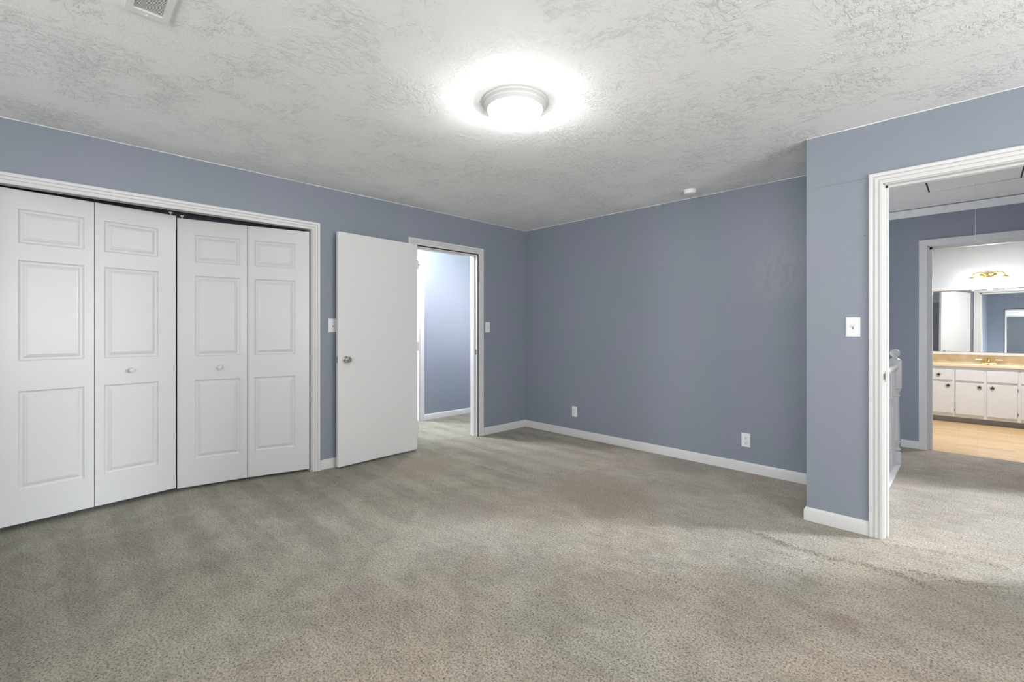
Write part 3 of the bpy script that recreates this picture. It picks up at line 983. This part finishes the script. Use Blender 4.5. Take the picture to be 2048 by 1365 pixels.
for i in range(1, 13):
    a = -math.pi / 2 + 0.42 + (math.pi - 0.42) * i / 12
    top.append((max(0.001, 0.037 * math.cos(a)), 0.995 + 0.035 * math.sin(a)))
m.lathe(top, (NX, NY, 0), 'Z', 32)
obj('newel_post', m, TRIM, bal, 35)
prof = [(-0.018, 0.845), (0.018, 0.845), (0.022, 0.862), (0.030, 0.872), (0.030, 0.886), (0.022, 0.898), (-0.022, 0.898), (-0.030, 0.886), (-0.030, 0.872), (-0.022, 0.862)]
obj('handrail', MB().sweep_profile(prof, lambda u, v: [(NX + u, NY - 0.04, v), (NX + u, YS + 0.12, v)]), TRIM, bal, 35)
obj('bottom_rail', MB().bbox(NX - 0.04, NX + 0.045, YS + 0.122, NY - 0.043, 0.0, 0.022, 0.003, 2), TRIM, bal)
y = NY - 0.14
while y > YS + 0.2:
    s = 0.016
    m = MB().bbox(NX - s, NX + s, y - s, y + s, 0.022, 0.20, 0.003, 1).bbox(NX - s, NX + s, y - s, y + s, 0.640, 0.846, 0.003, 1)
    m.lathe([(0.014, 0.198), (0.010, 0.206), (0.015, 0.214), (0.010, 0.222), (0.0135, 0.24), (0.014, 0.30), (0.010, 0.60), (0.010, 0.616), (0.015, 0.622), (0.010, 0.630), (0.014, 0.642)], (NX, y, 0), 'Z', 16)
    obj('baluster', m, TRIM, bal, 35)
    y -= 0.125

# ------------------------------------------------------------------ bathroom vanity
VF, VXA, VXB = 8.30, -0.78, 0.98
vn = thing('vanity_cabinet', 'white painted bathroom vanity cabinet with black star knobs', 'vanity cabinet', (0.1, VF, 0))
m = MB().box(VXA, VXB, VF, YW - 0.002, 0.070, 0.727)
obj('body', m, CAB, vn)
obj('toe_kick', MB().box(VXA, VXB, VF + 0.075, VF + 0.090, -0.004, 0.070), TOEKICK, vn)
def star(x, z, parent):
    mm = MB()
    b = mm.bm
    y0, y1 = VF - 0.036, VF - 0.018
    f, g = [], []
    for i in range(10):
        a = math.pi / 2 + i * math.pi / 5
        r = 0.024 if i % 2 == 0 else 0.0105
        f.append(b.verts.new((x + r * math.cos(a), y0 + 0.005, z + r * math.sin(a))))
        g.append(b.verts.new((x + r * math.cos(a), y1 - 0.004, z + r * math.sin(a))))
    c = b.verts.new((x, y0, z))
    for i in range(10):
        j = (i + 1) % 10
        b.faces.new((f[i], f[j], c))
        b.faces.new((f[i], f[j], g[j], g[i]))
    b.faces.new(g)
    mm.lathe([(0.006, -0.022), (0.006, -0.010)], (x, VF, z), 'Y', 10)
    return obj('knob', mm, IRON, parent)
def front(name, x0, x1, z0, z1, kx=None, kz=None, hinges=()):
    mm = MB().bbox(x0, x1, VF - 0.019, VF - 0.0005, z0, z1, 0.005, 2)
    o = obj(name, mm, CAB, vn)
    if kx is not None:
        star(kx, kz, o)
    for hx, hz in hinges:
        obj('hinge', MB().lathe([(0.0035, hz - 0.018), (0.0035, hz + 0.018)], (hx, VF - 0.004, 0), 'Z', 10), HINGEM, o)
    return o
front('drawer', -0.470, -0.229, 0.547, 0.686, -0.361, 0.615)
front('drawer', -0.202, 0.058, 0.545, 0.685)
front('drawer', 0.084, 0.345, 0.545, 0.685)
front('drawer', 0.371, 0.640, 0.545, 0.685)
front('door', -0.470, -0.222, 0.115, 0.519, -0.271, 0.477)
front('door', -0.202, 0.058, 0.112, 0.518, 0.017, 0.474, ((-0.2065, 0.162),))
front('door', 0.084, 0.339, 0.110, 0.518, 0.130, 0.475, ((0.345, 0.461), (0.345, 0.165)))
front('door', 0.371, 0.640, 0.110, 0.518, 0.60, 0.475)
# marble top with integral oval bowl
ctop = thing('vanity_countertop', 'tan marble vanity countertop with backsplash and sink bowl', 'countertop', (0.1, 8.55, 0.728))
m = MB()
b = m.bm
SX, SY, RX, RY = 0.16, 8.55, 0.215, 0.150
seg = 48
X0, X1, Y0, Y1, ZT = VXA, VXB, VF - 0.026, YW - 0.002, 0.748
ring = [b.verts.new((SX + RX * math.cos(2 * math.pi * i / seg), SY + RY * math.sin(2 * math.pi * i / seg), ZT)) for i in range(seg)]
outer = []
for i in range(seg):
    a = 2 * math.pi * i / seg
    c, s = math.cos(a), math.sin(a)
    k = min((X1 - SX) / c if c > 1e-6 else 1e9, (X0 - SX) / c if c < -1e-6 else 1e9, (Y1 - SY) / s if s > 1e-6 else 1e9, (Y0 - SY) / s if s < -1e-6 else 1e9)
    outer.append(b.verts.new((SX + k * c, SY + k * s, ZT)))
for i in range(seg):
    j = (i + 1) % seg
    b.faces.new((ring[i], ring[j], outer[j], outer[i]))
corners = [(X1, Y1), (X0, Y1), (X0, Y0), (X1, Y0)]
for (cx_, cy_) in corners:
    a = math.atan2(cy_ - SY, cx_ - SX) % (2 * math.pi)
    i = int(a / (2 * math.pi) * seg)
    b.faces.new((outer[i], outer[(i + 1) % seg], b.verts.new((cx_, cy_, ZT))))
prev = ring
for k in range(1, 7):
    a = k / 6 * math.pi / 2
    rr = math.cos(a) ** 0.7 if k < 6 else 0.05
    cur = [b.verts.new((SX + RX * rr * math.cos(2 * math.pi * i / seg), SY + RY * rr * math.sin(2 * math.pi * i / seg), ZT - 0.013 * 1 * math.sin(a) - 0.005)) for i in range(seg)]
    for i in range(seg):
        j = (i + 1) % seg
        b.faces.new((prev[i], prev[j], cur[j], cur[i]))
    prev = cur
b.faces.new(prev)
m.box(X0, X1, Y0, Y0 + 0.02, 0.7275, ZT - 0.0002)
obj('top', m, MARBLE, ctop, 30)
obj('backsplash', MB().bbox(VXA, VXB, YW - 0.022, YW - 0.002, 0.7485, 0.862, 0.003, 2), MARBLE, ctop)
# faucet
FX, FY, FZ = 0.105, 8.755, 0.749
fa = thing('faucet', 'brass two-handle faucet standing behind the vanity sink', 'faucet', (FX, FY, FZ))
obj('base_plate', MB().bbox(FX - 0.080, FX + 0.080, FY - 0.024, FY + 0.024, FZ, FZ + 0.016, 0.007, 3), BRASS, fa, 40)
obj('spout', MB().lathe([(0.020, 0), (0.017, 0.03), (0.013, 0.05), (0.016, 0.058), (0.010, 0.070), (0.001, 0.074)], (FX, FY, FZ + 0.014), 'Z', 20)
    .tube([(FX, FY, FZ + 0.045), (FX, FY - 0.04, FZ + 0.068), (FX, FY - 0.09, FZ + 0.066), (FX, FY - 0.115, FZ + 0.045)], [0.012, 0.011, 0.010, 0.010], 14), BRASS, fa, 40)
for s in (-1, 1):
    hd = obj('handle', MB().lathe([(0.018, 0), (0.015, 0.02), (0.010, 0.032), (0.012, 0.044), (0.004, 0.052)], (FX + s * 0.056, FY, FZ + 0.014), 'Z', 20), BRASS, fa, 40)
    obj('lever', MB().tube([(FX + s * 0.056, FY, FZ + 0.055), (FX + s * 0.085, FY - 0.005, FZ + 0.058), (FX + s * 0.125, FY - 0.012, FZ + 0.057)], [0.006, 0.008, 0.006], 10), PLASTIC, hd, 40)
# mirror: framed glass hung on the wall, one side standing off further than the other
MX0, MX1, MZ0, MZ1 = -0.56, 0.62, 0.866, 1.785
mr = thing('vanity_mirror', 'wide white-framed mirror above the tan countertop', 'mirror', ((MX0 + MX1) / 2, YW, MZ0))
m = MB()
yf = YW - 0.115
m.box(MX0, MX1, yf, YW - 0.002, MZ1 - 0.040, MZ1)
m.box(MX0, MX1, yf, YW - 0.002, MZ0, MZ0 + 0.034)
m.box(MX0, MX0 + 0.03, yf, YW - 0.002, MZ0 + 0.034, MZ1 - 0.040)
m.box(MX1 - 0.03, MX1, yf, YW - 0.002, MZ0 + 0.034, MZ1 - 0.040)
obj('frame', m, TRIM, mr)
w2, h2 = (MX1 - MX0) / 2 - 0.031, (MZ1 - MZ0) / 2 - 0.038
t = MB().box(-w2, w2, -0.002, 0.002, -h2 * 0.995, h2 * 0.995)
mat = Matrix.Translation(((MX0 + MX1) / 2, YW - 0.064, (MZ0 + MZ1) / 2 - 0.003)) @ Matrix.Rotation(R(-4.2), 4, 'Z') @ Matrix.Rotation(R(-2.2), 4, 'X')
obj('mirror_glass', MB().join(t, mat), MIRROR, mr)
# vanity light
GX, GZ = 0.100, 1.935
vl = thing('vanity_light', 'lit brass wall light with three frosted bell shades above the mirror', 'wall light', (GX, YW, GZ))
m = MB()
t = MB().lathe([(0.001, -0.026), (0.030, -0.024), (0.050, -0.016), (0.056, -0.004), (0.056, 0.0)], (0, 0, 0), 'Y', 32)
m.join(t, Matrix.Translation((GX, YW - 0.002, GZ)) @ Matrix.Diagonal((1.5, 1, 0.75, 1)))
obj('backplate', m, BRASS, vl, 40)
for k, (dx, yo) in enumerate(((-0.155, 0.10), (0.0, 0.155), (0.155, 0.10))):
    sx_, sy_ = GX + dx, YW - yo
    pts = [(GX + dx * 0.15, YW - 0.02, GZ), (GX + dx * 0.45, YW - 0.02 - (yo - 0.02) * 0.5, GZ + 0.035), (GX + dx * 0.85, sy_ + 0.01, GZ + 0.020), (sx_, sy_, GZ - 0.025)]
    a = obj('arm', MB().tube(pts, [0.008, 0.009, 0.008, 0.007], 12).lathe([(0.012, 0), (0.032, -0.012), (0.036, -0.022), (0.034, -0.026)], (sx_, sy_, GZ - 0.02), 'Z', 24), BRASS, vl, 40)
    obj('shade', MB().lathe([(0.026, -0.044), (0.034, -0.056), (0.044, -0.085), (0.054, -0.120), (0.066, -0.145), (0.064, -0.145), (0.052, -0.118), (0.040, -0.085), (0.020, -0.050)], (sx_, sy_, GZ), 'Z', 32), BATHGLOW, a, 50)
    bulb('vanity_bulb', (sx_, sy_ - 0.01, GZ - 0.165), 8, (1.0, 0.975, 0.94), 0.03)

# bathroom door, standing open inside
hp2, fp2 = Vector((-0.475, 6.372)), Vector((-0.738, 6.965))
d2 = fp2 - hp2
d2root = thing('door_2', 'white bathroom door standing open, seen in the mirror', 'door', (hp2.x, hp2.y, 0.01), math.atan2(d2.y, d2.x))
d2root['kind'] = 'structure'
w = d2.length
obj('door_slab', MB().bbox(0, w, -0.035, 0.0, 0, 2.02, 0.0015, 1), SLABW, d2root, local=True)
for side in (-1, 1):
    prof = [(0.031, 0), (0.027, 0.009), (0.0125, 0.014), (0.0125, 0.03), (0.025, 0.042), (0.0265, 0.055), (0.018, 0.064), (0.001, 0.065)]
    base = -0.035 if side < 0 else 0.0
    obj('knob', MB().lathe([(r, base + side * hh) for r, hh in prof], (w - 0.065, 0, 0.96), 'Y', 24), CHROME, d2root, 35, local=True)
